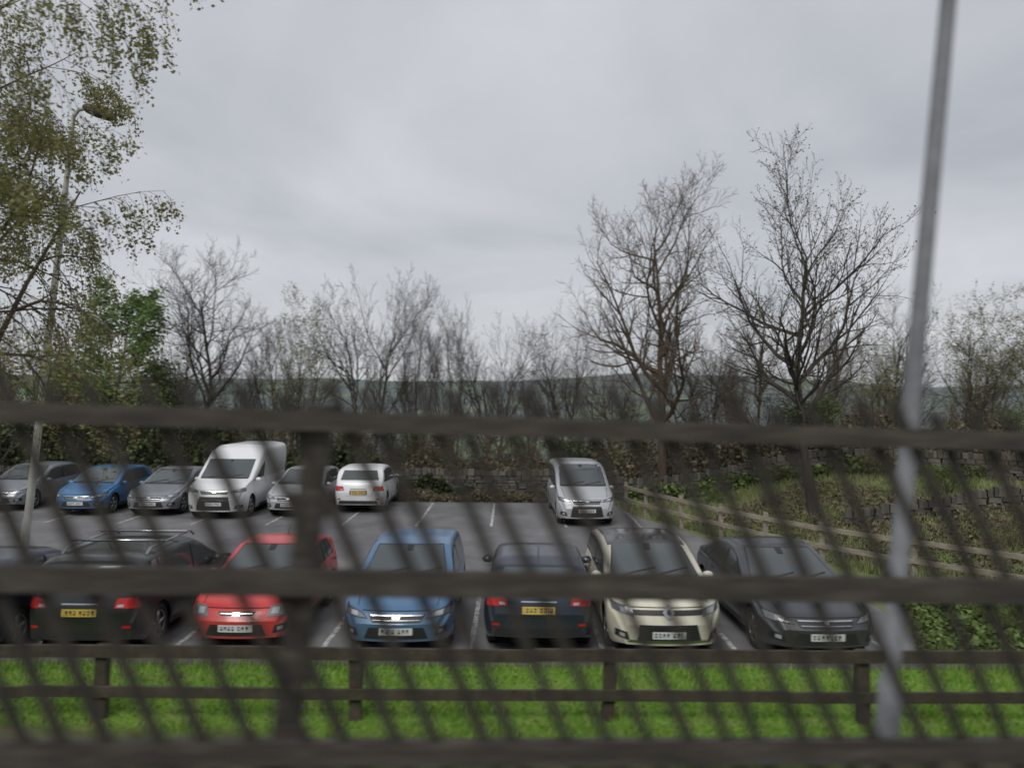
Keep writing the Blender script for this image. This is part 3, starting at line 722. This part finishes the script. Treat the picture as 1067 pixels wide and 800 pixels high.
while x < 9:
    zt = fz(x) + R.uniform(.10, .20); zb_ = fz(x) - 1.83; dxt = lean * .13
    a = Vector((x + lean * 1.83 + R.gauss(0, .025), fy(x) + .022, zb_)); c = Vector((x - dxt + R.gauss(0, .014), fy(x) + .022, zt))
    d = (c - a).normalized(); s = Vector((d.z, 0, -d.x)) * R.uniform(.028, .033)
    vs = []
    for q, e_ in ((a, 1), (c, 1), (c + d * .05, .15)):
        for yy in (-.010, .010):
            for sg in (-1, 1):
                vs.append(tuple(q + s * sg * e_ + Vector((0, yy, 0))))
    mb.add(vs, [(0, 1, 5, 4), (4, 5, 9, 8), (3, 2, 6, 7), (7, 6, 10, 11), (0, 4, 6, 2), (4, 8, 10, 6), (1, 3, 7, 5), (5, 7, 11, 9), (8, 9, 11, 10), (0, 2, 3, 1)], M['palingWood'])
    x += .225 + R.gauss(0, .016)
mb.obj('lineside_paling_fence')

# ------------------------------------------------------------ poles
M['galv'] = noisy('galvanised_steel', [(.3, (.15, .155, .17)), (.7, (.25, .26, .28))], 3, 6, .6)
mb = MB()
mb.tube([Vector((2.92, 6, 1.0)), Vector((2.95, 6, 1.9)), Vector((2.952, 6, 1.91)), Vector((3.14, 6, 4.3)), Vector((3.43, 6, 7.4)), Vector((3.66, 6, 10))], [.085, .085, .068, .066, .060, .054], 16, M['galv'])
mb.box((3.4, 6, 10.02), (.7, .22, .12), M['galv'])
mb.obj('metal_lamp_post', True)
M['palepole'] = noisy('pale_painted_steel', [(.3, (.38, .37, .33)), (.7, (.52, .51, .47))], 3, 6, .6)
mb = MB(); ly = 17.3
mb.tube([Vector((-11.0, ly, 0)), Vector((-10.87, ly, 1.2)), Vector((-10.86, ly, 1.21)), Vector((-10.2, ly, 7.9)), Vector((-9.97, ly, 10.35)), Vector((-9.85, ly, 10.5)), Vector((-9.6, ly, 10.55))], [.12, .115, .085, .065, .05, .045, .045], 12, M['palepole'])
hd = [(-9.75, .05), (-9.65, .11), (-9.4, .14), (-9.12, .12), (-9.02, .04)]
mb.tube([Vector((x, ly, 10.57 - (x + 9.75) * .35)) for x, r in hd], [r for x, r in hd], 10, M['greyWood'])
mb.obj('street_lamp', True)

# ------------------------------------------------------------ world, sun
w = bpy.data.worlds.new('World'); scene.world = w; w.use_nodes = True
nt = w.node_tree; N = nt.nodes; Lk = nt.links; N.clear()
out = N.new('ShaderNodeOutputWorld'); mixs = N.new('ShaderNodeMixShader'); mixs.inputs[0].default_value = .93
bs = N.new('ShaderNodeBackground'); bc = N.new('ShaderNodeBackground'); bs.inputs[1].default_value = .08; bc.inputs[1].default_value = 1.0
sky = N.new('ShaderNodeTexSky'); sky.sky_type = 'NISHITA'; sky.sun_disc = False
el, azd = math.radians(48), math.radians(200)
sky.sun_elevation = el; sky.sun_rotation = azd
Lk.new(sky.outputs[0], bs.inputs[0])
tc = N.new('ShaderNodeTexCoord'); sp = N.new('ShaderNodeSeparateXYZ'); Lk.new(tc.outputs['Generated'], sp.inputs[0])
ad = N.new('ShaderNodeMath'); ad.operation = 'ADD'; ad.inputs[1].default_value = .22; Lk.new(sp.outputs['Z'], ad.inputs[0])
mxm = N.new('ShaderNodeMath'); mxm.operation = 'MAXIMUM'; mxm.inputs[1].default_value = .08; Lk.new(ad.outputs[0], mxm.inputs[0])
dx = N.new('ShaderNodeMath'); dx.operation = 'DIVIDE'; Lk.new(sp.outputs['X'], dx.inputs[0]); Lk.new(mxm.outputs[0], dx.inputs[1])
dy = N.new('ShaderNodeMath'); dy.operation = 'DIVIDE'; Lk.new(sp.outputs['Y'], dy.inputs[0]); Lk.new(mxm.outputs[0], dy.inputs[1])
cb = N.new('ShaderNodeCombineXYZ'); Lk.new(dx.outputs[0], cb.inputs[0]); Lk.new(dy.outputs[0], cb.inputs[1])
nz = N.new('ShaderNodeTexNoise'); nz.inputs['Scale'].default_value = 1.0; nz.inputs['Detail'].default_value = 5; nz.inputs['Roughness'].default_value = .5; nz.inputs['Distortion'].default_value = .4
Lk.new(cb.outputs[0], nz.inputs['Vector'])
cr = N.new('ShaderNodeValToRGB'); e = cr.color_ramp.elements
e[0].position = .3; e[0].color = (.45, .47, .51, 1); e[1].position = .68; e[1].color = (.70, .715, .75, 1)
Lk.new(nz.outputs['Fac'], cr.inputs[0]); Lk.new(cr.outputs[0], bc.inputs[0])
Lk.new(bs.outputs[0], mixs.inputs[1]); Lk.new(bc.outputs[0], mixs.inputs[2]); Lk.new(mixs.outputs[0], out.inputs[0])
sl = bpy.data.lights.new('sun', 'SUN'); sl.energy = 1.5; sl.angle = math.radians(25); sl.color = (1, .97, .93)
so = bpy.data.objects.new('sun', sl); scene.collection.objects.link(so)
sd = Vector((math.sin(azd) * math.cos(el), math.cos(azd) * math.cos(el), math.sin(el)))
so.rotation_euler = sd.to_track_quat('Z', 'Y').to_euler()

# ------------------------------------------------------------ camera
cam = bpy.data.cameras.new('camera'); co = bpy.data.objects.new('camera', cam); scene.collection.objects.link(co)
cam.sensor_width = 36; cam.lens = 27; cam.clip_end = 9000; cam.clip_start = .05
co.location = (0, 0, 4.1)
co.rotation_euler = (Matrix.Rotation(math.radians(90.86), 3, 'X') @ Matrix.Rotation(math.radians(.4), 3, 'Z')).to_euler()
cam.dof.use_dof = True; cam.dof.focus_distance = 18; cam.dof.aperture_fstop = .62; cam.dof.aperture_ratio = .36
scene.camera = co
print('verts', sum(len(o.data.vertices) for o in scene.objects if o.type == 'MESH'))
